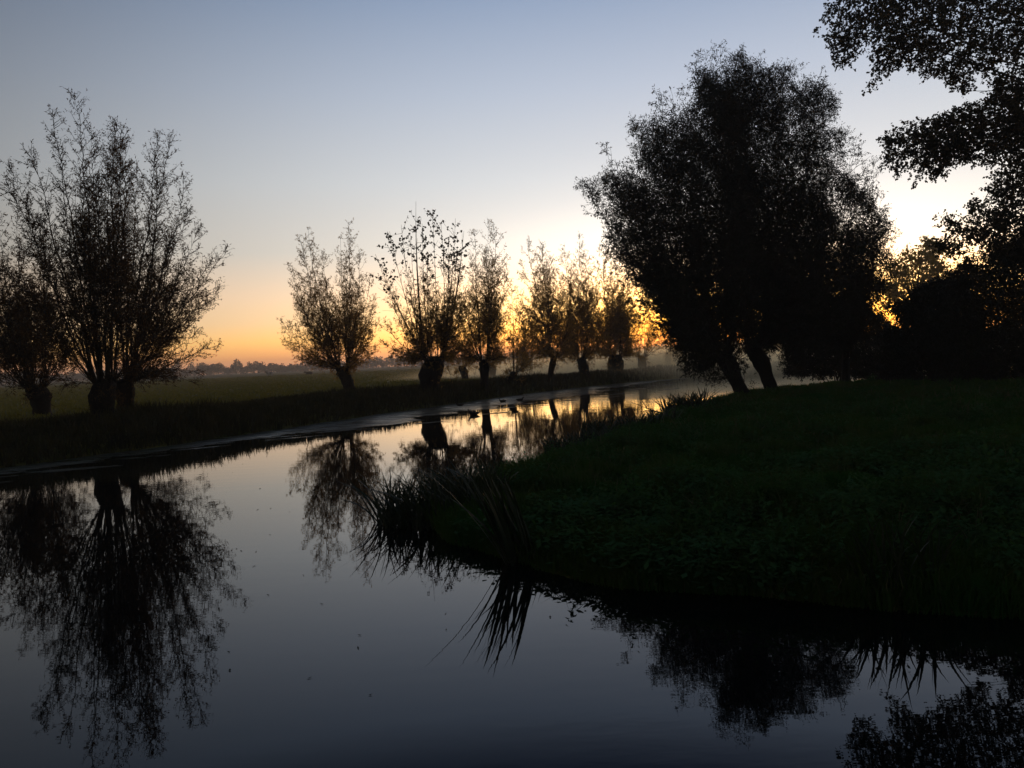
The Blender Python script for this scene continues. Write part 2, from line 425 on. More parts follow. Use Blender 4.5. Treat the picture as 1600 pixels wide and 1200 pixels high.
def make_ground():
    R = np.concatenate([[0.0], np.geomspace(.6, 1500, 330)])
    A = np.concatenate([np.linspace(-45, 45, 400, endpoint=False), np.linspace(45, 315, 150, endpoint=False)]) * math.pi / 180
    n, k = len(R), len(A)
    X = R[:, None] * np.sin(A)[None]; Y = R[:, None] * np.cos(A)[None]
    Z = ground_z(X, Y)
    V = np.stack([X, Y, Z], -1).reshape(-1, 3)
    i = np.arange(n - 1)[:, None] * k; j = np.arange(k)[None]; j2 = (j + 1) % k
    f = np.stack([i + j, i + k + j, i + k + j2, i + j2], -1).reshape(-1, 4)
    return V, f
m = bpy.data.materials.new('meadow_ground'); m.use_nodes = True
nt = m.node_tree; b_ = nt.nodes['Principled BSDF']; b_.inputs['Roughness'].default_value = .95; b_.inputs['Specular IOR Level'].default_value = .1
geo = nt.nodes.new('ShaderNodeNewGeometry')
n1 = nt.nodes.new('ShaderNodeTexNoise'); n1.inputs['Scale'].default_value = .35; n1.inputs['Detail'].default_value = 8; nt.links.new(geo.outputs['Position'], n1.inputs['Vector'])
c1 = nt.nodes.new('ShaderNodeValToRGB'); nt.links.new(n1.outputs[0], c1.inputs[0])
c1.color_ramp.elements[0].position = .35; c1.color_ramp.elements[0].color = (.10, .105, .025, 1)
c1.color_ramp.elements[1].position = .68; c1.color_ramp.elements[1].color = (.19, .18, .045, 1)
n2 = nt.nodes.new('ShaderNodeTexNoise'); n2.inputs['Scale'].default_value = 5; n2.inputs['Detail'].default_value = 8; nt.links.new(geo.outputs['Position'], n2.inputs['Vector'])
mx = nt.nodes.new('ShaderNodeMix'); mx.data_type = 'RGBA'; mx.blend_type = 'MULTIPLY'; mx.inputs[0].default_value = .7
nt.links.new(c1.outputs[0], mx.inputs['A']); nt.links.new(n2.outputs[0], mx.inputs['B']); nt.links.new(mx.outputs['Result'], b_.inputs['Base Color'])
bp = nt.nodes.new('ShaderNodeBump'); bp.inputs['Strength'].default_value = 1; bp.inputs['Distance'].default_value = .08; nt.links.new(n2.outputs[0], bp.inputs['Height']); nt.links.new(bp.outputs[0], b_.inputs['Normal'])
V, f = make_ground()
tag(mesh_obj('ground', V, [f], m), 'dark grassy meadow and river banks', kind='structure')

# water: one still sheet
m = bpy.data.materials.new('still_water'); m.use_nodes = True
nt = m.node_tree; b_ = nt.nodes['Principled BSDF']
b_.inputs['Base Color'].default_value = (.003, .004, .004, 1); b_.inputs['Roughness'].default_value = .0; b_.inputs['IOR'].default_value = 1.37
geo = nt.nodes.new('ShaderNodeNewGeometry')
mp = nt.nodes.new('ShaderNodeMapping'); mp.inputs['Scale'].default_value = (.8, 2.2, 1); mp.inputs['Rotation'].default_value = (0, 0, rad(-12)); nt.links.new(geo.outputs['Position'], mp.inputs[0])
nz = nt.nodes.new('ShaderNodeTexNoise'); nz.inputs['Scale'].default_value = 1.6; nz.inputs['Detail'].default_value = 4; nt.links.new(mp.outputs[0], nz.inputs['Vector'])
big = nt.nodes.new('ShaderNodeTexNoise'); big.inputs['Scale'].default_value = .16; big.inputs['Detail'].default_value = 2; nt.links.new(geo.outputs['Position'], big.inputs['Vector'])
cr = nt.nodes.new('ShaderNodeMapRange'); nt.links.new(big.outputs[0], cr.inputs['Value']); cr.inputs['From Min'].default_value = .42; cr.inputs['From Max'].default_value = .68; cr.inputs['To Min'].default_value = .25; cr.inputs['To Max'].default_value = 1
sy = nt.nodes.new('ShaderNodeSeparateXYZ'); nt.links.new(geo.outputs['Position'], sy.inputs[0])
my = nt.nodes.new('ShaderNodeMapRange'); nt.links.new(sy.outputs[1], my.inputs['Value']); my.inputs['From Min'].default_value = 16; my.inputs['From Max'].default_value = 50; my.inputs['To Min'].default_value = .25; my.inputs['To Max'].default_value = .7
mm = nt.nodes.new('ShaderNodeMath'); mm.operation = 'MULTIPLY'; nt.links.new(cr.outputs[0], mm.inputs[0]); nt.links.new(my.outputs[0], mm.inputs[1])
mp2 = nt.nodes.new('ShaderNodeMapping'); mp2.inputs['Scale'].default_value = (.14, .95, 1); mp2.inputs['Rotation'].default_value = (0, 0, rad(-4)); nt.links.new(geo.outputs['Position'], mp2.inputs[0])
nz2 = nt.nodes.new('ShaderNodeTexNoise'); nz2.inputs['Scale'].default_value = 1.0; nz2.inputs['Detail'].default_value = 2; nt.links.new(mp2.outputs[0], nz2.inputs['Vector'])
my2 = nt.nodes.new('ShaderNodeMapRange'); nt.links.new(sy.outputs[1], my2.inputs['Value']); my2.inputs['From Min'].default_value = 24; my2.inputs['From Max'].default_value = 55; my2.inputs['To Min'].default_value = 0; my2.inputs['To Max'].default_value = 2.6
m4 = nt.nodes.new('ShaderNodeMath'); m4.operation = 'MULTIPLY'; nt.links.new(my2.outputs[0], m4.inputs[0]); nt.links.new(nz2.outputs[0], m4.inputs[1])
m5 = nt.nodes.new('ShaderNodeMath'); m5.operation = 'MULTIPLY'; nt.links.new(mm.outputs[0], m5.inputs[0]); nt.links.new(nz.outputs[0], m5.inputs[1])
m3 = nt.nodes.new('ShaderNodeMath'); m3.operation = 'ADD'; nt.links.new(m4.outputs[0], m3.inputs[0]); nt.links.new(m5.outputs[0], m3.inputs[1])
bp = nt.nodes.new('ShaderNodeBump'); bp.inputs['Strength'].default_value = .5; bp.inputs['Distance'].default_value = .012
nt.links.new(m3.outputs[0], bp.inputs['Height']); nt.links.new(bp.outputs[0], b_.inputs['Normal'])
tag(mesh_obj('water', [(-160, -160, 0), (160, -160, 0), (160, 90, 0), (-160, 90, 0)], [np.array([[0, 1, 2, 3]])], m), 'still river water mirroring the sky and trees', kind='structure')

# duckweed scum drifting along the left bank: ragged sheet a few mm above the water
def duckweed():
    pts = np.array(LEFT[2:12], float)
    seg = np.linalg.norm(np.diff(pts, axis=0), axis=1); cum = np.concatenate([[0], np.cumsum(seg)])
    s = np.linspace(0, cum[-1], 900)
    cx = np.interp(s, cum, pts[:, 0]); cyv = np.interp(s, cum, pts[:, 1])
    tx = np.gradient(cx); ty = np.gradient(cyv); l = np.hypot(tx, ty); nx, ny = ty / l, -tx / l
    k = np.interp(cyv, [-2, 15, 20, 25, 32, 40, 50, 60, 68], [.3, .6, 1.2, 1.3, 3.4, 4.0, 4.2, 2.4, 1.2])
    rg = np.random.default_rng(3)
    rag = np.convolve(rg.normal(0, 1, 900), np.ones(9) / 9, 'same') * .9 + np.convolve(rg.normal(0, 1, 900), np.ones(45) / 45, 'same') * 2.2
    k = np.maximum(.1, k * (1 + .34 * rag))
    a = np.stack([cx - nx * .8, cyv - ny * .8, np.full_like(cx, .004)], 1)
    b = np.stack([cx + nx * k, cyv + ny * k, np.full_like(cx, .004)], 1)
    V = np.concatenate([a, b]); n = len(a); i = np.arange(n - 1)
    f = [np.stack([i, i + 1, n + i + 1, n + i], 1)]
    # loose drifting rafts off the edge
    mb = MB(); mb.add(V, f[0])
    for _ in range(110):
        j = rg.integers(60, 880); off = k[j] + abs(rg.normal(0, .9)) * (1 if cyv[j] < 40 else 2)
        c = np.array([cx[j] + nx[j] * off, cyv[j] + ny[j] * off])
        th = np.linspace(0, 2 * np.pi, 14, endpoint=False)
        rl = rg.uniform(.15, .9); rw = rl * rg.uniform(.08, .25)
        wv = 1 + rg.normal(0, .25, 14)
        e1 = np.array([tx[j], ty[j]]) / l[j]; e1 = unit(e1 * .6 + np.array([.8, .05])); e2 = np.array([-e1[1], e1[0]])
        q = c + (rl * wv * np.cos(th))[:, None] * e1 + (rw * wv * np.sin(th))[:, None] * e2
        mb.add(np.column_stack([q, np.full(14, .008 + rg.uniform(0, .004))]), np.arange(14)[None])
    m = mat('duckweed', (.05, .055, .03), .55, (.02, .022, .014), .9, spec=.22, bump=.6, bscale=3)
    nt = m.node_tree; g_ = nt.nodes.new('ShaderNodeNewGeometry'); q_ = nt.nodes.new('ShaderNodeMapping'); q_.inputs['Rotation'].default_value = (0, 0, rad(-40)); q_.inputs['Scale'].default_value = (.5, 3.5, 1)
    z_ = nt.nodes.new('ShaderNodeTexNoise'); z_.inputs['Scale'].default_value = 1.0; z_.inputs['Detail'].default_value = 6; r_ = nt.nodes.new('ShaderNodeMapRange')
    r_.inputs['From Min'].default_value = .38; r_.inputs['From Max'].default_value = .62; r_.inputs['To Min'].default_value = .12; r_.inputs['To Max'].default_value = .75
    nt.links.new(g_.outputs['Position'], q_.inputs[0]); nt.links.new(q_.outputs[0], z_.inputs['Vector']); nt.links.new(z_.outputs[0], r_.inputs['Value']); nt.links.new(r_.outputs[0], nt.nodes['Principled BSDF'].inputs['Roughness'])
    tag(mb.build('duckweed', m, smooth=False), 'grey green duckweed film drifting along the far left bank', kind='stuff')
duckweed()

# ------------------------------------------------------------------ low vegetation (uncountable)
def blades(name, X, Y, h, w, matl, label, lean=.35, seed=1, curve=.35):
    rg = np.random.default_rng(seed)
    Z = ground_z(X, Y); ok = Z > -.02; X, Y, Z, h, w = X[ok], Y[ok], Z[ok], h[ok], w[ok]
    n = len(X); an = rg.uniform(0, 2 * np.pi, n); ln = rg.normal(0, lean, n)
    d = np.stack([np.cos(an) * ln, np.sin(an) * ln, np.ones(n)], 1); d = unit(d)
    an2 = rg.uniform(0, np.pi, n)
    s = np.stack([np.cos(an2), np.sin(an2), np.zeros(n)], 1) * (w / 2)[:, None]
    b = np.stack([X, Y, Z - .02], 1); out = np.stack([np.cos(an), np.sin(an), np.full(n, -.3)], 1)
    mid = b + d * (h * .55)[:, None]; tip = b + d * h[:, None] + out * (h * curve * rg.uniform(0, 1, n))[:, None]
    V = np.stack([b - s, b + s, mid + s * .8, mid - s * .8, tip], 1).reshape(-1, 3)
    i = np.arange(n)[:, None] * 5
    o = mesh_obj(name, V, [i + np.array([[3, 2, 4]]), i + np.array([[0, 1, 2, 3]])], matl, smooth=False)
    return tag(o, label, kind='stuff')

def scatter(n, rmin, rmax, amin, amax, seed, power=1.0, side=1, dmin=0, dmax=99):
    rg = np.random.default_rng(seed)
    u = rg.random(n); r = rmin * (rmax / rmin) ** (u ** power)
    a = np.radians(rg.uniform(amin, amax, n)); X = r * np.sin(a); Y = r * np.cos(a)
    d, s = water_dist(X, Y)
    k = (d > dmin) & (d < dmax) & (s == side)
    return X[k], Y[k], d[k], rg

X, Y, d, rg = scatter(360000, 5.2, 46, -12, 42, 11); kk = (wav(X * .6 + 2, Y * .75 + 1) + .6 * wav(X * 2.2, Y * 1.9) > -.28) | (rg.random(len(X)) < .35); X, Y, d = X[kk], Y[kk], d[kk]
cl = wav(X * 1.3, Y * 1.1)
h = (.10 + .10 * rg.random(len(X))) * (1 + .7 * np.clip(cl, 0, 1)) * np.where(d < .8, 1.7, 1) ; w = .006 + .0011 * np.hypot(X, Y)
blades('grass', X, Y, h, w, M_grass, 'dark rough grass covering the near right bank', seed=5)
X, Y, d, rg = scatter(220000, 6, 46, -12, 42, 15, dmin=-.12, dmax=1.3)
cl = np.clip(.5 + .9 * wav(X * 1.9 + 3, Y * 1.6), 0, 1.2)
h = (.12 + .30 * cl) * np.where(Y > 13, .75, 1) * rg.uniform(.5, 1.2, len(X)) * np.clip(1.5 - d * .7, .4, 1); w = .007 + .0009 * np.hypot(X, Y)
blades('shore_grass', X, Y, h, w, M_grass, 'taller tufted grass fringing the near right bank', seed=9, lean=.4)
X, Y, d, rg = scatter(9000, 6, 40, -12, 42, 16, dmin=0)
k = wav(X * 1.1 + 9, Y * .8) > .1; X, Y, d = X[k], Y[k], d[k]
blades('dry_grass', X, Y, rg.uniform(.2, .5, len(X)), .004 + .0008 * np.hypot(X, Y), mat('straw_blade', (.16, .15, .08), .9, (.10, .11, .05), 2, spec=0.), 'pale dry grass stems bending among the right bank grass', seed=10, lean=.8, curve=.6)
tx_, ty_, _, rt = scatter(620, 6, 44, -12, 42, 19, dmin=-.05)   # tussocks
X = np.repeat(tx_, 70) + rt.normal(0, .13, len(tx_) * 70); Y = np.repeat(ty_, 70) + rt.normal(0, .13, len(ty_) * 70)
blades('tussock_grass', X, Y, np.repeat(rt.uniform(.2, .52, len(tx_)), 70) * rt.uniform(.5, 1.1, len(X)), .007 + .001 * np.hypot(X, Y), mat('tussock_blade', (.035, .085, .03), .9, (.09, .11, .04), .5, translucent=.25, spec=0.), 'taller grass tussocks standing out of the right bank grass', seed=12, lean=.5, curve=.7)
# broad-leaved herbs in patches on the right bank
X, Y, d, rg = scatter(60000, 6, 36, -10, 40, 12)
k = (wav(X * .8 + 4, Y * .9 + 2) + .8 * wav(X * 3, Y * 2.5) + rg.normal(0, .15, len(X))) > .35
X, Y, d = X[k], Y[k], d[k]
Z = ground_z(X, Y)
Q = []
for q in range(3):
    c = np.stack([X + rg.normal(0, .05, len(X)), Y + rg.normal(0, .05, len(X)), Z + rg.uniform(.08, .32, len(X))], 1)
    dv = unit(np.stack([rg.normal(size=len(X)), rg.normal(size=len(X)), rg.uniform(-.5, .4, len(X))], 1))
    sdv = unit(np.cross(dv, [0, 0, 1.])); L = rg.uniform(.05, .12, len(X))[:, None]
    Q.append(np.stack([c, c + dv * L * .5 + sdv * L * .28, c + dv * L, c + dv * L * .5 - sdv * L * .28], 1))
rc = np.random.default_rng(77); cx_, cy_, dd_, _ = scatter(1500, 6.5, 32, -10, 38, 78, dmin=.2)
km_ = wav(cx_ * .9 + 1, cy_ * 1.1) + .5 * wav(cx_ * 2.7, cy_ * 2.2 + 4) > .05; cx_, cy_ = cx_[km_], cy_[km_]
for x_, y_ in zip(cx_, cy_):                      # layered clumps: leaves in whorls up several stems
    hg = rc.uniform(.25, .65); ns = rc.integers(4, 9); g0 = ground_z(np.array([x_]), np.array([y_]))[0]
    m_ = 15 * ns; st = np.repeat(rc.normal(0, .14, (ns, 2)), 15, 0); u = rc.uniform(.2, 1, m_)
    c = np.stack([x_ + st[:, 0] * (.6 + .6 * u), y_ + st[:, 1] * (.6 + .6 * u), g0 + hg * u * np.repeat(rc.uniform(.6, 1, ns), 15)], 1)
    a_ = rc.uniform(0, 6.283, m_); dv = unit(np.stack([np.cos(a_), np.sin(a_), rc.uniform(-.6, .35, m_)], 1)); sdv = unit(np.cross(dv, [0, 0, 1.])); L = (rc.uniform(.05, .11, m_) * (1.25 - .6 * u))[:, None]
    Q.append(np.stack([c, c + dv * L * .45 + sdv * L * .27, c + dv * L - [0, 0, .01], c + dv * L * .45 - sdv * L * .27], 1))
Q = np.concatenate(Q)
tag(mesh_obj('bank_herbs', Q.reshape(-1, 3), [np.arange(len(Q) * 4).reshape(-1, 4)], M_herb, smooth=False), 'broad-leaved nettles and herbs growing among the right bank grass', kind='stuff')
# tall rough vegetation on the left bank
X, Y, d, rg = scatter(190000, 17, 85, -40, 22, 13, side=0, dmin=-.1, dmax=7)
h = (.28 + .35 * rg.random(len(X))) * (1 + .5 * wav(X * .7, Y * .7)) * np.clip(1.4 - d / 6, .3, 1); w = .008 + .0012 * np.hypot(X, Y)
blades('rough_grass', X, Y, h, w, M_brown, 'dark rough grass and weeds lining the far left bank', seed=6)
X, Y, d, rg = scatter(90000, 22, 260, -40, 22, 14, side=0, dmin=5, dmax=400)
h = (.10 + .12 * rg.random(len(X))); w = .01 + .0016 * np.hypot(X, Y)
blades('meadow_grass', X, Y, h, w, mat('meadow_blade', (.15, .155, .03), .8, (.11, .125, .025), .4, translucent=.2), 'short olive meadow grass beyond the river', seed=8)

def weed(name, label, x, y, Y, hgt, seed, cat='plant', group=None, n=4, matl=None, lf=.09):
    """upright leafy weed standing with its foot on the ground under photo pixel x at distance Y"""
    rg = np.random.default_rng(seed); p = P(x, y, Y); p[2] = ground_z(p[0:1], p[1:2])[0] - .03
    root = empty(name, p, label, cat, group)
    st, lv = MB(), []
    for q in range(n):
        a = rg.uniform(0, 6.28); top = p + np.array([math.cos(a) * .18, math.sin(a) * .18, 1]) * hgt * rg.uniform(.6, 1)
        c = (p + top) / 2 + np.append(rg.normal(0, .05, 2), .05)
        pts = bez(p + rg.normal(0, .03, 3) * [1, 1, 0], c, top, 8); st.tube(pts, np.linspace(.007, .003, 8), 4)
        m_ = int(26 * hgt) + 10; u = rg.uniform(.15, 1, m_) * 7; i0 = np.minimum(u.astype(int), 6); fr = (u - i0)[:, None]
        c_ = pts[i0] * (1 - fr) + pts[i0 + 1] * fr
        dv = unit(np.stack([rg.normal(size=m_), rg.normal(size=m_), rg.uniform(-.6, .7, m_)], 1))
        lv.append(quads_from(c_, dv, lf * rg.uniform(.6, 1.4, m_) * (1.2 - u / 9), lf * .38 * np.ones(m_), rg))
    o = st.build('stem', M_twig); reparent(o, root)
    leaf_mesh('leaves', np.concatenate(lv), matl or M_herb, root)
    return root

# ------------------------------------------------------------------ trees
G_W = 'pollard willows lining the far bank'
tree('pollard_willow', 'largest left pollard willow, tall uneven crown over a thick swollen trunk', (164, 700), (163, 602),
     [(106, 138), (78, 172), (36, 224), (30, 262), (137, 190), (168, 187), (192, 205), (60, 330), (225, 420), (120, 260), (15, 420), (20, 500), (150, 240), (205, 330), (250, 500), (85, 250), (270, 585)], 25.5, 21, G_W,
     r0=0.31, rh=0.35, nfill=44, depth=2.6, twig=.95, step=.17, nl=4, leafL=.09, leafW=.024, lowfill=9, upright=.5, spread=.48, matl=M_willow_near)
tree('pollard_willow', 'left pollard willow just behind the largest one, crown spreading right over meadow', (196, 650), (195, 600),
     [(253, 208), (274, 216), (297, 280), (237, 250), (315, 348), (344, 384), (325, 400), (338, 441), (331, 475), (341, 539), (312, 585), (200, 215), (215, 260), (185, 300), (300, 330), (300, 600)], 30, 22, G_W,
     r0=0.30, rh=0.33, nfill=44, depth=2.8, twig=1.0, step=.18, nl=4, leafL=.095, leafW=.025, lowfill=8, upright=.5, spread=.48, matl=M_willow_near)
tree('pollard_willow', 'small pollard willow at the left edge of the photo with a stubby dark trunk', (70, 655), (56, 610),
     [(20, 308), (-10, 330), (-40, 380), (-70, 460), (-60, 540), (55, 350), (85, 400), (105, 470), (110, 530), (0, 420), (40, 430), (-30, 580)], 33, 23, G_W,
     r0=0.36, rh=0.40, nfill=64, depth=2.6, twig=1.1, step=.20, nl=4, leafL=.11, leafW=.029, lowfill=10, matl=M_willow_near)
tree('pollard_willow', 'lone pollard willow with two pointed crown lobes and a short leaning trunk', (551, 617), (536, 578),
     [(483, 357), (468, 370), (450, 410), (503, 392), (455, 440), (437, 497), (440, 530), (465, 560), (497, 572), (543, 345), (530, 370), (563, 393), (575, 430), (588, 465), (591, 500), (587, 545), (515, 440), (575, 565)], 46, 24, G_W,
     r0=0.34, rh=0.37, nfill=75, depth=3.0, twig=1.0, step=.24, nl=5, leafL=0.119, leafW=0.027, lowfill=17)
def top_leaves(root, b, rg):
    tips = np.array([P(x, y, 43) for x, y in [(647, 310), (673, 322), (710, 337), (727, 367), (607, 360), (590, 400), (622, 345), (660, 350), (690, 350), (640, 370), (665, 390), (715, 390), (600, 425), (700, 372)]])
    wood = MB(); Q = []
    for q_, p in enumerate(tips):
        d = p - b; p = p + np.array([0, rg.uniform(-1.5, 1.5), 0]); s = b + np.array([np.clip(d[0], -.5, .5), 0, .1])
        c = s + np.array([d[0] * .5, 0, d[2] * .5]); n = 16; pts = bez(s, c, p, n)
        wood.tube(pts, np.maximum((.085 if q_ in (0, 3) else .035) * (1 - np.linspace(0, 1, n)) ** .9, .008), 6, cap=False)
        m_ = 26; t = rg.uniform(.45, 1, m_) * (n - 1); i0 = np.minimum(t.astype(int), n - 2); bp_ = pts[i0]
        dv = unit(unit(pts[i0 + 1] - pts[i0]) + .7 * rg.normal(size=(m_, 3))); tl = rg.uniform(.3, 1.3, m_)[:, None] * .8
        e = bp_ + dv * tl; V, f = prism(bp_, e, np.full(m_, .012), np.full(m_, .005)); wood.add(V, f)
        rep = np.repeat(np.arange(m_), 5); u = rg.uniform(.4, 1, (len(rep), 1)); lp = bp_[rep] * (1 - u) + e[rep] * u
        k = t[rep] / (n - 1) > rg.uniform(.6, .85, len(rep)); lp = lp[k]
        Q.append(quads_from(lp, unit(rg.normal(size=lp.shape) - np.array([0, 0, .6])), rg.uniform(.11, .19, len(lp)), rg.uniform(.10, .16, len(lp)), rg))
    o = wood.build('upper_branches', M_twig); reparent(o, root)
    leaf_mesh('upper_crown', np.concatenate(Q), M_leaf2, root)
tree('pollard_willow', 'pollard willow with the broadest trunk and big round leaves on long bare upper branches', (668, 622), (678, 566),
     [(601, 500), (598, 535), (612, 560), (625, 570), (612, 450), (640, 430), (665, 410), (700, 400), (722, 420), (730, 470), (735, 530), (650, 470), (730, 560)], 43, 25, G_W,
     r0=.54, rh=0.56, nfill=101, depth=3.0, twig=1.1, step=.24, nl=5, leafL=0.119, leafW=0.027, lowfill=30, extra=top_leaves)
tree('pollard_willow', 'pollard willow with a slim straight dark trunk and pointed crown, right of the broadest trunk', (754, 610), (757, 566),
     [(761, 340), (743, 362), (772, 355), (713, 400), (735, 400), (790, 420), (700, 450), (690, 500), (695, 540), (800, 480), (806, 520), (798, 548), (780, 400), (755, 400), (704, 562), (812, 562)], 46.5, 26, G_W,
     r0=0.25, rh=0.29, nfill=50, depth=3.4, twig=1.45, step=.27, nl=4, leafL=0.119, leafW=0.027, lowfill=25)
tree('pollard_willow', 'low stunted willow leaning right from a knobbly stump between two straight trunks', (790, 604), (802, 584),
     [(800, 520), (822, 500), (838, 520), (845, 548), (785, 545), (812, 470), (798, 440), (830, 560), (852, 570)], 52, 27, G_W,
     r0=0.23, rh=0.26, nfill=20, depth=3.4, twig=1.30, step=.27, nl=4, leafL=0.128, leafW=0.028)
tree('pollard_willow', 'slender willow with a thin slightly curved trunk and twin narrow crown tips', (856, 604), (866, 560),
     [(827, 372), (847, 378), (858, 395), (815, 411), (813, 455), (808, 500), (818, 535), (881, 450), (890, 500), (893, 535), (868, 430), (838, 400), (800, 552), (806, 480), (908, 548), (903, 490)], 56, 28, G_W,
     r0=0.19, rh=0.22, nfill=35, depth=3.4, twig=1.71, step=.30, nl=4, leafL=0.136, leafW=0.030, lowfill=21)
tree('pollard_willow', 'misty willow with thicker grey trunk, left of the ivy wrapped twin trunks', (913, 603), (909, 563),
     [(904, 370), (881, 383), (915, 395), (932, 430), (950, 460), (948, 520), (873, 430), (866, 480), (864, 530), (940, 545), (893, 410), (856, 552), (966, 548), (962, 495), (855, 470)], 61, 29, G_W,
     r0=0.33, rh=0.38, nfill=38, depth=3.4, twig=1.88, step=.30, nl=4, leafL=0.145, leafW=0.032, lowfill=21)
tree('pollard_willow', 'densely leaved misty willow with twin trunks wrapped in ivy beside the big dark tree', (966, 600), (962, 560),
     [(938, 384), (955, 420), (978, 425), (990, 460), (1003, 500), (998, 540), (925, 440), (920, 490), (922, 530), (968, 400), (908, 548), (1014, 545), (1010, 480), (912, 470)], 66, 30, G_W,
     r0=0.58, rh=0.56, nfill=46, depth=3.4, twig=1.88, step=.30, nl=4, leafL=0.162, leafW=0.040, lowfill=43)
tree('pollard_willow', 'sparse willow with a V of bare shoots glowing gold against the sunset', (1004, 597), (1003, 560),
     [(1040, 500), (1022, 470), (985, 470), (1005, 440), (1060, 515), (1050, 470), (980, 500), (1030, 535), (965, 520)], 70, 31, G_W,
     r0=0.28, rh=0.32, nfill=20, depth=2.6, twig=.9, step=.34, nl=4, leafL=0.145, leafW=0.032)
tree('pollard_willow', 'faint misty willow with a thin trunk seen under the left edge of the big tree', (1042, 590), (1044, 556),
     [(1030, 470), (1060, 440), (1080, 480), (1095, 520), (1020, 510), (1070, 540)], 76, 32, G_W, r0=0.24, rh=0.27, nfill=31, depth=2.6, twig=1.0, step=.24, nl=5, leafL=0.153, leafW=0.032)
# young pollards out on the meadow
G_M = 'small misty pollards out on the meadow'
tree('young_willow', 'short misty bushy pollard on the meadow between broad trunk and slim straight trunk', (729, 596), (722, 575), [(705, 552), (700, 562), (715, 545), (738, 548), (748, 560), (727, 540)], 66, 41, G_M, r0=0.30, rh=0.33, nfill=14, depth=1.2, twig=.7, step=0.36, nl=4, leafL=.15, leafW=.04)
tree('young_willow', 'short misty stump pollard just right of the slim straight trunk', (770, 594), (766, 572), [(758, 550), (774, 545), (782, 556), (752, 560)], 70, 42, G_M, r0=0.34, rh=0.39, nfill=10, depth=1.0, twig=.6, step=0.42, nl=4, leafL=.15, leafW=.04)
tree('young_willow', 'thin misty young willow with a pole trunk in front of the rail fence', (830, 590), (828, 562), [(815, 480), (835, 430), (848, 470), (806, 520), (856, 520), (850, 548), (802, 548)], 74, 43, G_M, r0=0.16, rh=0.18, nfill=26, depth=2.4, twig=1.3, step=0.42, nl=4, leafL=.17, leafW=.04)
tree('young_willow', 'thin misty young willow left of the thicker misty trunk', (887, 588), (888, 560), [(872, 460), (893, 425), (908, 470), (864, 510), (914, 520), (908, 548), (866, 548)], 80, 44, G_M, r0=0.16, rh=0.18, nfill=26, depth=2.4, twig=1.3, step=0.42, nl=4, leafL=.17, leafW=.04)

# the big dark pair by the water on the near bank
G_B = 'big dark willows leaning over the near bank'
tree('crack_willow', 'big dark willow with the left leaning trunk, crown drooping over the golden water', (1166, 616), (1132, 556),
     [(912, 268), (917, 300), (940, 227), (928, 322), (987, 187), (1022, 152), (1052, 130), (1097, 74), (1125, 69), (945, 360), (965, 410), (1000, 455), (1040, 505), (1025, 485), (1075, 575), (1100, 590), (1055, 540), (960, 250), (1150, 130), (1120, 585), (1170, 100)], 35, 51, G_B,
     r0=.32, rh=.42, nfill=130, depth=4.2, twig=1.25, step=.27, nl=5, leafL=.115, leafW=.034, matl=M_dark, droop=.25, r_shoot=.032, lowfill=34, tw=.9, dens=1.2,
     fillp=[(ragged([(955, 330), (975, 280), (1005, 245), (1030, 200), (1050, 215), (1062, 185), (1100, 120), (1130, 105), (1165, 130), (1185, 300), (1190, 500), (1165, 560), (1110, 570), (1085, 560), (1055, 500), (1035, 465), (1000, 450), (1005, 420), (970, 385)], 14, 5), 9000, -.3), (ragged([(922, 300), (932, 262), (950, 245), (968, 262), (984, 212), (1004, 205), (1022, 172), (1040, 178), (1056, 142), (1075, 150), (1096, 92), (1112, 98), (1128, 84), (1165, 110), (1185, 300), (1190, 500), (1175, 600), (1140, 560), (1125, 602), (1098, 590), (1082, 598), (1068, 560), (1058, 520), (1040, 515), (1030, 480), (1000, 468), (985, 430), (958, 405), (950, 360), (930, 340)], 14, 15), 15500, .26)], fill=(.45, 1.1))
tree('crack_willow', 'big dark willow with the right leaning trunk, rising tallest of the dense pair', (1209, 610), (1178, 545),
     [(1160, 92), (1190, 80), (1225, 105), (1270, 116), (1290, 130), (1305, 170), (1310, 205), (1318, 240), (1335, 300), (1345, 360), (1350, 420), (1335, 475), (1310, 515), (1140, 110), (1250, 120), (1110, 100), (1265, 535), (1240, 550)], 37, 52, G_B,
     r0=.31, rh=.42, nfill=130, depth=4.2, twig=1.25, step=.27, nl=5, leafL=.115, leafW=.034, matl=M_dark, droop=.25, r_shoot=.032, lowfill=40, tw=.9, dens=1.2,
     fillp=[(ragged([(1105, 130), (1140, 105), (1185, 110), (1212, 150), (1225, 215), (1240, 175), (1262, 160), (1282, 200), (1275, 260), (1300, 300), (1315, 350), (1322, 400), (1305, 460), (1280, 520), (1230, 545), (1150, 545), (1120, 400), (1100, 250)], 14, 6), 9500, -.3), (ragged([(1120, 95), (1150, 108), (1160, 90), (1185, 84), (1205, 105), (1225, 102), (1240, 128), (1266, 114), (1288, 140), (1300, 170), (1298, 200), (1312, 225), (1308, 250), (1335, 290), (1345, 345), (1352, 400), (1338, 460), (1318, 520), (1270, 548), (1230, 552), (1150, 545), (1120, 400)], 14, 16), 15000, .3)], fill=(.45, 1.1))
tree('slender_willow', 'tall thin open tree on the right flank of the big dark willows with wispy tip', (1322, 588), (1322, 545),
     [(1355, 252), (1345, 275), (1375, 300), (1386, 325), (1381, 362), (1370, 405), (1362, 450), (1325, 300), (1300, 360), (1290, 430), (1280, 490), (1345, 480)], 41, 53, None,
     r0=.2, rh=.22, nfill=80, depth=2.6, twig=1.1, fillp=[(ragged([(1292, 330), (1318, 300), (1342, 265), (1358, 268), (1372, 305), (1384, 330), (1374, 380), (1364, 430), (1352, 500), (1300, 545), (1262, 530), (1280, 400)], 12, 25), 5200, .05)], step=0.29, nl=4, leafL=.12, leafW=.034, matl=M_dark, headed=False, lowfill=20)

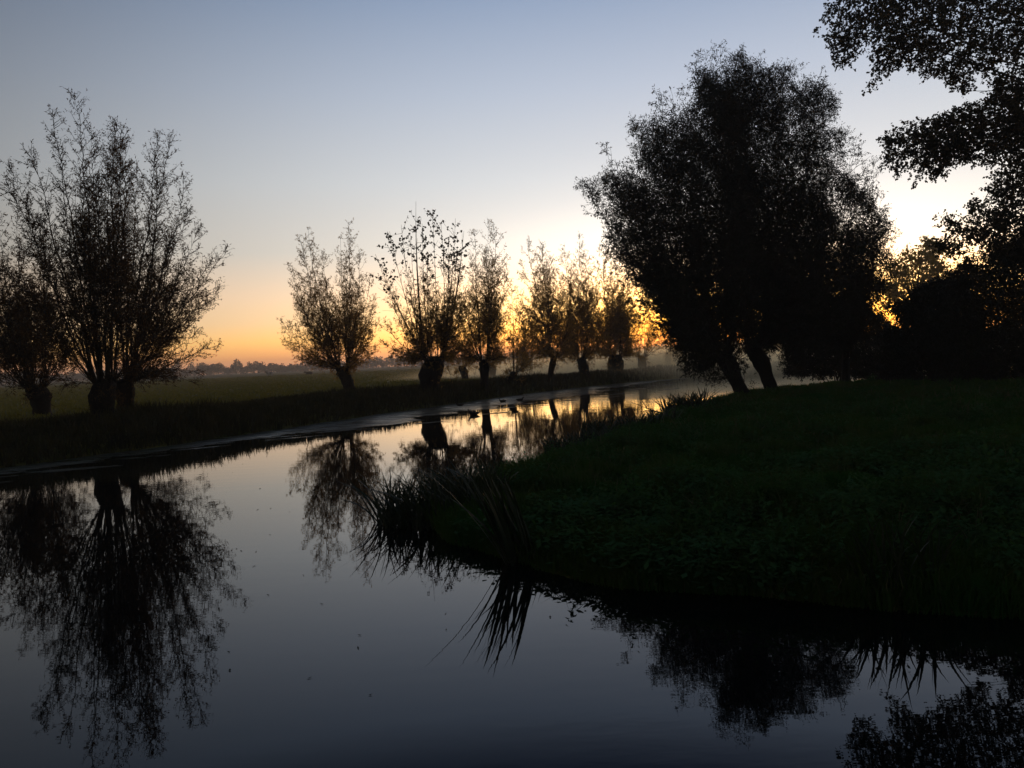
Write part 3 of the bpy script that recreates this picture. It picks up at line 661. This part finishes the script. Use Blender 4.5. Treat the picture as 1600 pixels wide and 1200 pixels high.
# bushes and trees on the right
def bush(name, label, poly, Y, dep, n, seed, base, group=None, cat='bush', per=7, L=.10, W=.06, gap=-.35, matl=None, stems=14, stem_r=.05, sc_=1.6, trunk=None, tops=None, sprig=.35):
    rg = np.random.default_rng(seed); a = P(*base, Y); a[2] = ground_z(a[0:1], a[1:2])[0]
    root = empty(name, a, label, cat, group)
    Q, (tv, tf), C = fill_leaves(rg, poly, Y, dep, n, per, L, W, gap, seed * 1.3, sc_, sprig)
    wood = MB(); wood.add(tv, tf)
    fork = a + np.array([0, 0, 0]) if trunk is None else a + np.array([0, 0, trunk])
    for _ in range(stems):
        e = C[rg.integers(len(C))]; s_ = (a + rg.normal(0, .25, 3) * [1, 1, 0] - [0, 0, .1]) if trunk is None else fork
        c = (s_ + e) / 2 + np.array([-(e - s_)[0] * .2, 0, abs((e - s_)[2]) * .1])
        wood.tube(bez(s_, c, e, 12), np.linspace(stem_r, stem_r * .15, 12), 6, cap=False)
    tb = MB()
    if trunk is None:
        tb.tube(bez(a - [0, 0, .2], a + [0, 0, .5], a + np.array([.1, 0, 1.1]), 6), np.linspace(.16, .08, 6), 10)
    else:
        tb.tube(bez(a - [0, 0, .3], a + [0.2, 0, trunk * .5], fork, 10), np.linspace(stem_r * 3.2, stem_r * 2, 10), 12)
    o = tb.build('trunk', M_bark); reparent(o, root)
    o = wood.build('branches', M_twig); reparent(o, root)
    leaf_mesh('crown', Q, matl or M_dark, root)
    return root
G_S = 'dark bushes closing the right side'
bush('bush', 'low misty grey green bush right of the leaning trunks', ragged([(1225, 585), (1232, 545), (1262, 505), (1300, 485), (1335, 475), (1372, 490), (1400, 515), (1415, 560), (1412, 590)], 4, 61), 47, 2.6, 9000, 61, (1312, 592), G_S, L=.13, W=.07, gap=-.5)
bush('bush', 'dark rounded bush below the pale gold tree at right', ragged([(1380, 595), (1384, 520), (1400, 478), (1420, 455), (1450, 442), (1480, 432), (1512, 442), (1535, 500), (1540, 595)], 5, 62), 38, 2.6, 13000, 62, (1455, 595), G_S, L=.11, W=.07, gap=-.6)
bush('bush', 'tallest dark bush filling the right edge under the overhanging branches', ragged([(1470, 600), (1476, 500), (1486, 440), (1505, 408), (1525, 398), (1545, 402), (1565, 378), (1590, 370), (1620, 350), (1670, 360), (1710, 450), (1710, 600)], 6, 63), 33, 3.0, 17000, 63, (1590, 600), G_S, L=.10, W=.065, gap=-.6)
bush('broadleaf_tree', 'tree with backlit gold tinted into its leaves behind the dark bushes at right', ragged([(1378, 478), (1376, 445), (1388, 428), (1398, 398), (1412, 392), (1425, 379), (1450, 376), (1470, 386), (1484, 400), (1488, 440), (1495, 475), (1440, 490)], 4, 64), 80, 3.4, 1900, 64, (1432, 560), None, 'tree', per=7, L=.26, W=.17, gap=.3, matl=M_gold, stems=26, stem_r=.12, sc_=1.1, trunk=5.0, sprig=.6)

# ------------------------------------------------------------------ tall poplar reaching in from the right
def poplar():
    D = 33; rg = np.random.default_rng(91)
    base = P(1790, 560, D); base[2] = ground_z(base[0:1], base[1:2])[0]
    root = empty('poplar_tree', base, 'tall poplar at the right edge with leafy branches reaching into the sky', 'tree')
    top = base + np.array([-1.2, 0, 21]); tr = MB()
    tp = bez(base - np.array([0, 0, .3]), base + np.array([.6, 0, 10]), top, 20)
    tr.tube(tp, np.linspace(.55, .12, 20), 14)
    o = tr.build('trunk', M_bark); reparent(o, root)
    MASS = [([(1272, 42), (1284, 28), (1292, 5), (1330, -30), (1420, -70), (1560, -150), (1750, -190), (1800, 60), (1760, 140), (1640, 150), (1600, 118), (1560, 122), (1527, 126), (1515, 146), (1498, 142), (1480, 128), (1445, 120), (1420, 106), (1395, 110), (1372, 124), (1352, 134), (1350, 124), (1372, 108), (1355, 84), (1330, 92), (1318, 102), (1290, 101), (1300, 84), (1288, 68), (1300, 56)], 6800),
            ([(1376, 252), (1390, 240), (1386, 214), (1402, 205), (1420, 192), (1446, 192), (1470, 178), (1500, 176), (1520, 160), (1545, 168), (1556, 128), (1600, 118), (1750, 120), (1780, 300), (1620, 262), (1560, 250), (1540, 262), (1510, 246), (1482, 262), (1460, 274), (1440, 268), (1428, 292), (1420, 282), (1428, 262), (1400, 256), (1404, 268)], 4200),
            ([(1455, 346), (1475, 350), (1486, 332), (1505, 336), (1520, 312), (1545, 296), (1560, 270), (1620, 250), (1760, 270), (1780, 420), (1600, 420), (1540, 405), (1500, 400), (1470, 392), (1472, 372), (1490, 366)], 3000)]
    wood = MB(); Q = []
    for poly, n in MASS:
        q, (tv, tf), C = fill_leaves(rg, ragged(poly, 3, n), D, 3.0, int(n * .9), 11, .12, .10, -.02, n * .01, 2.3, .45, .5)
        Q.append(q); wood.add(tv, tf)
        for _ in range(26):
            e = C[rg.integers(len(C))]; s = tp[np.argmin(abs(tp[:, 2] - (e[2] - .28 * abs(e[0] - base[0]))))]
            n_ = 20; pts = bez(s, (s + e) / 2 + np.array([0, 0, rg.uniform(.1, 1.0)]), e, n_)
            pts += np.cumsum(rg.normal(0, .04, (n_, 3)), 0) * np.sin(np.linspace(0, np.pi, n_))[:, None]
            wood.tube(pts, np.linspace(.065, .008, n_), 6, cap=False)
    o = wood.build('branches', M_twig); reparent(o, root)
    leaf_mesh('crown', np.concatenate(Q), M_leaf2, root)
poplar()

# ------------------------------------------------------------------ reeds and irises
def reed_clump(label, x, Y, n, hmin, hmax, lean, seed, spread=.25, width=.022, bend=.5, dirx=None, X=None):
    rg = np.random.default_rng(seed)
    p = P(x, 700, Y) if X is None else np.array([X, Y, 0.])
    p[2] = max(-.05, ground_z(p[0:1], p[1:2])[0])
    root = empty('reed_clump', p, label, 'reed clump', 'clumps of iris and reed along the water')
    V, F3, F4 = [], [], []; k = 7; nv = 0
    for q in range(n):
        ra_, rr_ = rg.uniform(0, 6.283), spread * 1.4 * math.sqrt(rg.random()); b = p + np.array([rr_ * math.cos(ra_), rr_ * math.sin(ra_), 0]); b[2] = max(-.08, ground_z(b[0:1], b[1:2])[0] - .03)
        a = rg.uniform(0, 2 * np.pi); dv = np.array([math.cos(a), math.sin(a) * .7])
        if dirx is not None: dv = dv * .55 + np.array(dirx)
        h = rg.uniform(hmin, hmax); l = rg.uniform(.3, 1) * lean; bn = rg.uniform(.1, 1) * bend
        t = np.linspace(0, 1, k)
        r = h * (l * t + bn * t ** 2.5); z = h * (t - .28 * (l + bn) * t ** 2.4)
        c = np.stack([b[0] + dv[0] * r, b[1] + dv[1] * r, b[2] + z], 1)
        s = np.array([-dv[1], dv[0], 0]); s = unit(s + rg.normal(0, .5, 3) * [1, 1, .3])
        w = width * rg.uniform(.6, 1.2) * np.array([.8, 1, 1, .95, .8, .5, .05])
        blade = np.empty((k, 2, 3)); blade[:, 0] = c - s * w[:, None] / 2; blade[:, 1] = c + s * w[:, None] / 2
        V.append(blade.reshape(-1, 3)); i = nv + np.arange(k - 1)[:, None] * 2
        F4.append(i + np.array([[0, 1, 3, 2]])); nv += 2 * k
    o = mesh_obj('blades', np.concatenate(V), [np.concatenate(F4)], M_reed, smooth=False); reparent(o, root)
    return root
reed_clump('arching iris clump at the tip of the near bank, spraying left over the water', 676, 10.9, 520, .45, 1.0, .9, 71, spread=.6, bend=.45, dirx=(-.26, 0), width=.03)
reed_clump('upright iris clump behind the spraying one on the bank tip', 735, 11.6, 160, .5, .8, .5, 72, spread=.4, width=.026)
reed_clump('tall iris clump at the front shore of the bank, long blades leaning left', 808, 8.35, 38, .85, 1.4, .62, 73, spread=.14, bend=.12, dirx=(-.85, -.1), width=.052)
reed_clump('iris clump at the right front shore hanging over the dark reflection', 1400, 6.6, 60, .55, .9, .6, 74, spread=.25, bend=.4, dirx=(-.1, -.3), width=.028)
reed_clump('spiky rush tuft beside the golden water below the big willow', 1072, 27.2, 300, .55, 1.0, .45, 75, spread=.55, width=.05)
reed_clump('short rush tuft on the bank edge left of the spiky one', 985, 22.0, 420, .35, .7, .45, 76, spread=1.0, width=.045)
reed_clump('short rush tuft where the bank steps down to the bright reflections', 905, 17.8, 320, .35, .65, .45, 77, spread=.6, width=.035)
reed_clump('low rush tuft between the bank tip and the bank step', 815, 14.6, 220, .28, .5, .45, 78, spread=.5, width=.028)

# leafy weeds
G_P = 'leafy weeds on the banks'
weed('leafy_weed', 'tall pale leafed nettle clump in the middle of the near bank slope', 985, 800, 9.6, .55, 81, group=G_P, n=9, lf=.12)
weed('leafy_weed', 'white flowered low herb clump left of the nettle clump', 870, 800, 9.4, .35, 82, group=G_P, n=8, lf=.09)
weed('leafy_weed', 'dark thin weed standing on the far bank midway to the twin lobed willow', 412, 620, 29.5, .85, 83, group=G_P, n=3, matl=M_brown)
weed('leafy_weed', 'small dark weed on the far bank nearest the left willows', 388, 620, 29, .7, 84, group=G_P, n=3, matl=M_brown)
weed('leafy_weed', 'spreading dark weed on the far bank just left of the twin lobed willow trunk', 480, 615, 33, .8, 85, group=G_P, n=4, matl=M_brown)
weed('leafy_weed', 'bushy dark weed at the foot of the twin lobed willow', 522, 615, 36, .8, 86, group=G_P, n=5, matl=M_brown)

# ------------------------------------------------------------------ fallen branch at the water edge
def sticks():
    rg = np.random.default_rng(5); p = P(1060, 655, 25.5); p[2] = .1
    root = empty('dead_branch', p, 'bare fallen branch poking over the golden water by the rush tuft', 'branch')
    mb = MB()
    def br(a, b, r): 
        c = (a + b) / 2 + rg.normal(0, .05, 3); mb.tube(bez(a, c, b, 8), np.linspace(r, r * .3, 8), 5)
    for (x1, y1, x2, y2) in [(1062, 655, 985, 628), (1050, 652, 1022, 626), (1062, 650, 1030, 640), (1010, 638, 1000, 622), (1035, 645, 1008, 641)]:
        br(P(x1, y1, 25.5), P(x2, y2, 25.3), .022)
    o = mb.build('twigs', M_bark); reparent(o, root)
sticks()

# ------------------------------------------------------------------ ducks
M_duck = mat('duck_feather', (.03, .024, .018), .7, (.015, .012, .01), 20)
M_bill = mat('bill', (.12, .09, .03), .5)
def duck(label, x, y, heading, s=1.0, dab=False):
    Yd = CH * FPX / (y - (564 + (800 - x) * .0437)); p = P(x, y, Yd); p[2] = 0
    root = empty('duck', p, label, 'duck', 'ducks swimming near the far bank')
    pts = np.array([(-.24, 0, .085), (-.19, 0, .07), (-.12, 0, .055), (-.03, 0, .05), (.06, 0, .055), (.12, 0, .085), (.145, 0, .13), (.15, 0, .165), (.165, 0, .19), (.195, 0, .195), (.215, 0, .19)]) * s
    r = np.array([.008, .035, .07, .085, .08, .055, .033, .028, .037, .03, .012]) * s
    mb = MB(); mb.tube(pts, r, 12, squash=(1.0, .9)); b = mb.build('body', M_duck)
    b.modifiers.new('smooth', 'SUBSURF').levels = 1; b.modifiers['smooth'].render_levels = 1
    m2 = MB(); m2.tube(np.array([(.205, 0, .188), (.23, 0, .182), (.255, 0, .178)]) * s, np.array([.014, .012, .006]) * s, 8, squash=(1, .5)); bl = m2.build('bill', M_bill)
    for side in (-1, 1):
        mw = MB(); mw.tube(np.array([(-.17, side * .03, .095), (-.1, side * .065, .085), (0, side * .078, .08), (.06, side * .06, .075)]) * s, np.array([.008, .03, .036, .012]) * s, 8, squash=(.5, 1)); w = mw.build('wing', M_duck); w.parent = root
    b.parent = root; bl.parent = root; root.rotation_euler = (0, 0, heading)
duck('duck nearest the open bright water, swimming left with head up', 740, 649, math.pi, 1.15)
duck('leftmost duck close to the far bank below the broad willow trunk', 718, 635, math.pi * .95)
duck('third duck from the left on the grey water strip', 785, 629, math.pi * 1.1)
duck('rightmost duck on the grey water strip near the far bank', 813, 627, .1)

# floating leaves and twigs
def flot():
    rg = np.random.default_rng(9); mb = MB()
    for _ in range(120):
        r = 5 * (40 / 5.) ** rg.random(); a = rad(rg.uniform(-36, 4)); c = np.array([r * math.sin(a), r * math.cos(a)])
        d_, _s = water_dist(c[0:1], c[1:2])
        if d_[0] > -.3: continue
        an = rg.uniform(0, 3.14); e1 = np.array([math.cos(an), math.sin(an)]); e2 = np.array([-e1[1], e1[0]]); L = rg.uniform(.012, .03) * (1 + r * .02); W = L * rg.uniform(.2, .5)
        q = np.array([c - e1 * L, c + e2 * W, c + e1 * L, c - e2 * W]); mb.add(np.column_stack([q, [.006, .004, .009, .005]]), np.array([[0, 1, 2, 3]]))
    tag(mb.build('floating_leaves', M_brown, smooth=False), 'scattered fallen leaves floating on the still water', kind='stuff')
flot()

# ------------------------------------------------------------------ meadow: fence, cows, far woods
def fence():
    y0 = 92.; xs = np.arange(-8, 26, 2.6); zf = .74
    p = np.array([xs[0], y0, zf]); root = empty('rail_fence', p, 'pale post and rail fence crossing the misty meadow behind the willow row', 'fence')
    for x in xs:
        mb = MB(); z = ground_z(np.array([x]), np.array([y0]))[0]
        mb.tube(np.array([(x, y0, z - .2), (x, y0, z + 1.25), (x, y0, z + 1.3)]), [.07, .065, .04], 6); o = mb.build('post', M_rail, smooth=False); reparent(o, root)
    for hh in (.55, .85, 1.15):
        mb = MB(); n = len(xs); a = np.stack([xs, np.full(n, y0 - .09), zf + hh + .012 * np.sin(xs * 3)], 1)
        mb.tube(a, .05, 4); o = mb.build('rail', M_rail, smooth=False); reparent(o, root)
fence()

def cow(label, x, y, Yd, heading, lying, pale):
    p = P(x, y, Yd); p[2] = ground_z(p[0:1], p[1:2])[0]
    root = empty('cow', p, label, 'cow', 'cows on the far meadow')
    z0 = .45 if lying else .95
    mb = MB()
    pts = np.array([(-.95, 0, z0 + .12), (-.8, 0, z0 + .08), (-.4, 0, z0), (.2, 0, z0 - .02), (.6, 0, z0 + .06), (.85, 0, z0 + .2), (1.05, 0, z0 + .32), (1.2, 0, z0 + .34), (1.38, 0, z0 + .22), (1.5, 0, z0 + .1)])
    mb.tube(pts, np.array([.1, .3, .42, .44, .38, .24, .18, .17, .12, .08]), 12, squash=(.8, 1))
    for lx in (-.7, .55):
        for ly in (-.2, .2):
            if lying: q = np.array([(lx, ly * 1.6, .3), (lx + .25, ly * 2.2, .14), (lx + .5, ly * 2.1, .08)])
            else: q = np.array([(lx, ly, z0), (lx + .03, ly, .55), (lx - .02, ly, .28), (lx, ly, .0)])
            mb.tube(q, np.linspace(.16, .055, len(q)), 7)
    for s in (-1, 1): mb.tube(np.array([(1.12, s * .1, z0 + .42), (1.1, s * .24, z0 + .44), (1.08, s * .32, z0 + .38)]), [.05, .06, .02], 6)
    mb.tube(np.array([(-.93, 0, z0 + .2), (-1.03, 0, z0), (-1.04, 0, z0 - .35)]), [.04, .025, .04], 6)
    m = mat('cow_hide', (.02, .018, .016), .8) if not pale else mat('pied_hide', (.02, .018, .016), .8, (.45, .44, .4), 1.2)
    b = mb.build('body', m); b.parent = root; root.rotation_euler = (0, 0, heading)
cow('pied black and white cow grazing far out left of the twin lobed willow', 421, 586, 215, math.pi, False, True)
cow('dark cow lying on the far meadow just left of the twin lobed willow', 483, 583, 215, math.pi, True, False)

def far_wood():
    rg = np.random.default_rng(31); Q = []; Rr = 640
    m_ = mat('far_wood', (.03, .035, .018), .9, (.045, .045, .02), .05)
    for a in np.arange(-46, 46, .20):
        hgt = 7.5 + 3.2 * math.sin(a * .9) * math.sin(a * .37 + 1) + rg.uniform(-2.2, 3.2)
        if rg.random() < .06: hgt += 3
        if rg.random() < .10: hgt *= .55
        R = Rr + rg.uniform(-30, 60); c = np.array([R * math.sin(rad(a)), R * math.cos(rad(a)), .7])
        n = 260; w = rg.uniform(2.0, 3.6)
        u = unit(rg.normal(size=(n, 3))) * rg.random((n, 1)) ** .4
        p = c + np.array([0, 0, hgt * .52]) + u * np.array([w, w, hgt * .48])
        Q.append(quads_from(p, unit(rg.normal(size=p.shape)), rg.uniform(.7, 1.6, n), rg.uniform(.6, 1.2, n), rg))
    Q = np.concatenate(Q)
    tag(mesh_obj('distant_woods', Q.reshape(-1, 3), [np.arange(len(Q) * 4).reshape(-1, 4)], m_, smooth=False), 'hazy line of distant trees along the horizon', kind='stuff')
far_wood()

# ------------------------------------------------------------------ air
def volume(name, label, V, F, dens, col, aniso=.5):
    m = bpy.data.materials.new(name); m.use_nodes = True; nt = m.node_tree; nt.nodes.clear()
    o_ = nt.nodes.new('ShaderNodeOutputMaterial'); v = nt.nodes.new('ShaderNodeVolumePrincipled')
    v.inputs['Density'].default_value = dens; v.inputs['Color'].default_value = (*col, 1); v.inputs['Anisotropy'].default_value = aniso
    nt.links.new(v.outputs[0], o_.inputs['Volume'])
    o = mesh_obj(name, V, [np.array(F)], m, smooth=False); tag(o, label, kind='stuff'); o.visible_shadow = True
    return o
def box(x0, x1, y0, y1, z0, z1):
    V = [(x, y, z) for z in (z0, z1) for y in (y0, y1) for x in (x0, x1)]
    return V, [[0, 2, 3, 1], [4, 5, 7, 6], [0, 1, 5, 4], [2, 6, 7, 3], [0, 4, 6, 2], [1, 3, 7, 5]]
HAZE = True
if HAZE:
    V, F = box(-1560, 1560, -1560, 1560, -2.0, 25)
    volume('haze', 'thin evening haze over the meadow', V, F, .0007, (.95, .90, .86))
def mist_bank(cx, cyv, rx, ry, h, dens, ang):
    n, k = 10, 28; V = []
    for i in range(n):
        e = i / (n - 1) * math.pi / 2
        for j in range(k):
            t = j / k * 2 * math.pi; w = 1 + .10 * math.sin(3 * t + cx) + .06 * math.sin(5 * t)
            x = rx * w * math.cos(t) * math.cos(e * .98); y = ry * w * math.sin(t) * math.cos(e * .98)
            V.append((cx + x * math.cos(ang) - y * math.sin(ang), cyv + x * math.sin(ang) + y * math.cos(ang), h * math.sin(e)))
    lo = [(v[0], v[1], -.9) for v in V[:k]]
    V = lo + V; F = []
    for i in range(n):
        for j in range(k): F.append([i * k + j, i * k + (j + 1) % k, (i + 1) * k + (j + 1) % k, (i + 1) * k + j])
    me_f = [np.array(F), np.array([list(range(k))[::-1], [n * k + j for j in range(k)]])]
    m = bpy.data.materials.new('mist'); m.use_nodes = True; nt = m.node_tree; nt.nodes.clear()
    o_ = nt.nodes.new('ShaderNodeOutputMaterial'); v = nt.nodes.new('ShaderNodeVolumePrincipled')
    g_ = nt.nodes.new('ShaderNodeNewGeometry'); mpn = nt.nodes.new('ShaderNodeMapping'); mpn.vector_type = 'TEXTURE'
    mpn.inputs['Location'].default_value = (cx, cyv, .5); mpn.inputs['Rotation'].default_value = (0, 0, ang); mpn.inputs['Scale'].default_value = (rx * .85, ry * .85, h * .85)
    gr = nt.nodes.new('ShaderNodeTexGradient'); gr.gradient_type = 'QUADRATIC_SPHERE'
    ml = nt.nodes.new('ShaderNodeMath'); ml.operation = 'MULTIPLY'; ml.inputs[1].default_value = dens
    nt.links.new(g_.outputs['Position'], mpn.inputs[0]); nt.links.new(mpn.outputs[0], gr.inputs[0]); nt.links.new(gr.outputs[0], ml.inputs[0]); nt.links.new(ml.outputs[0], v.inputs['Density'])
    v.inputs['Color'].default_value = (.98, .88, .64, 1); v.inputs['Anisotropy'].default_value = .7
    nt.links.new(v.outputs[0], o_.inputs['Volume'])
    tag(mesh_obj('ground_mist', V, me_f, m, smooth=False), 'low bank of evening mist over the river and meadow', kind='stuff')
mist_bank(29, 89.5, 56, 28, 3.6, 2.6, rad(26))
cy.volume_step_rate = 2.0; cy.volume_max_steps = 256
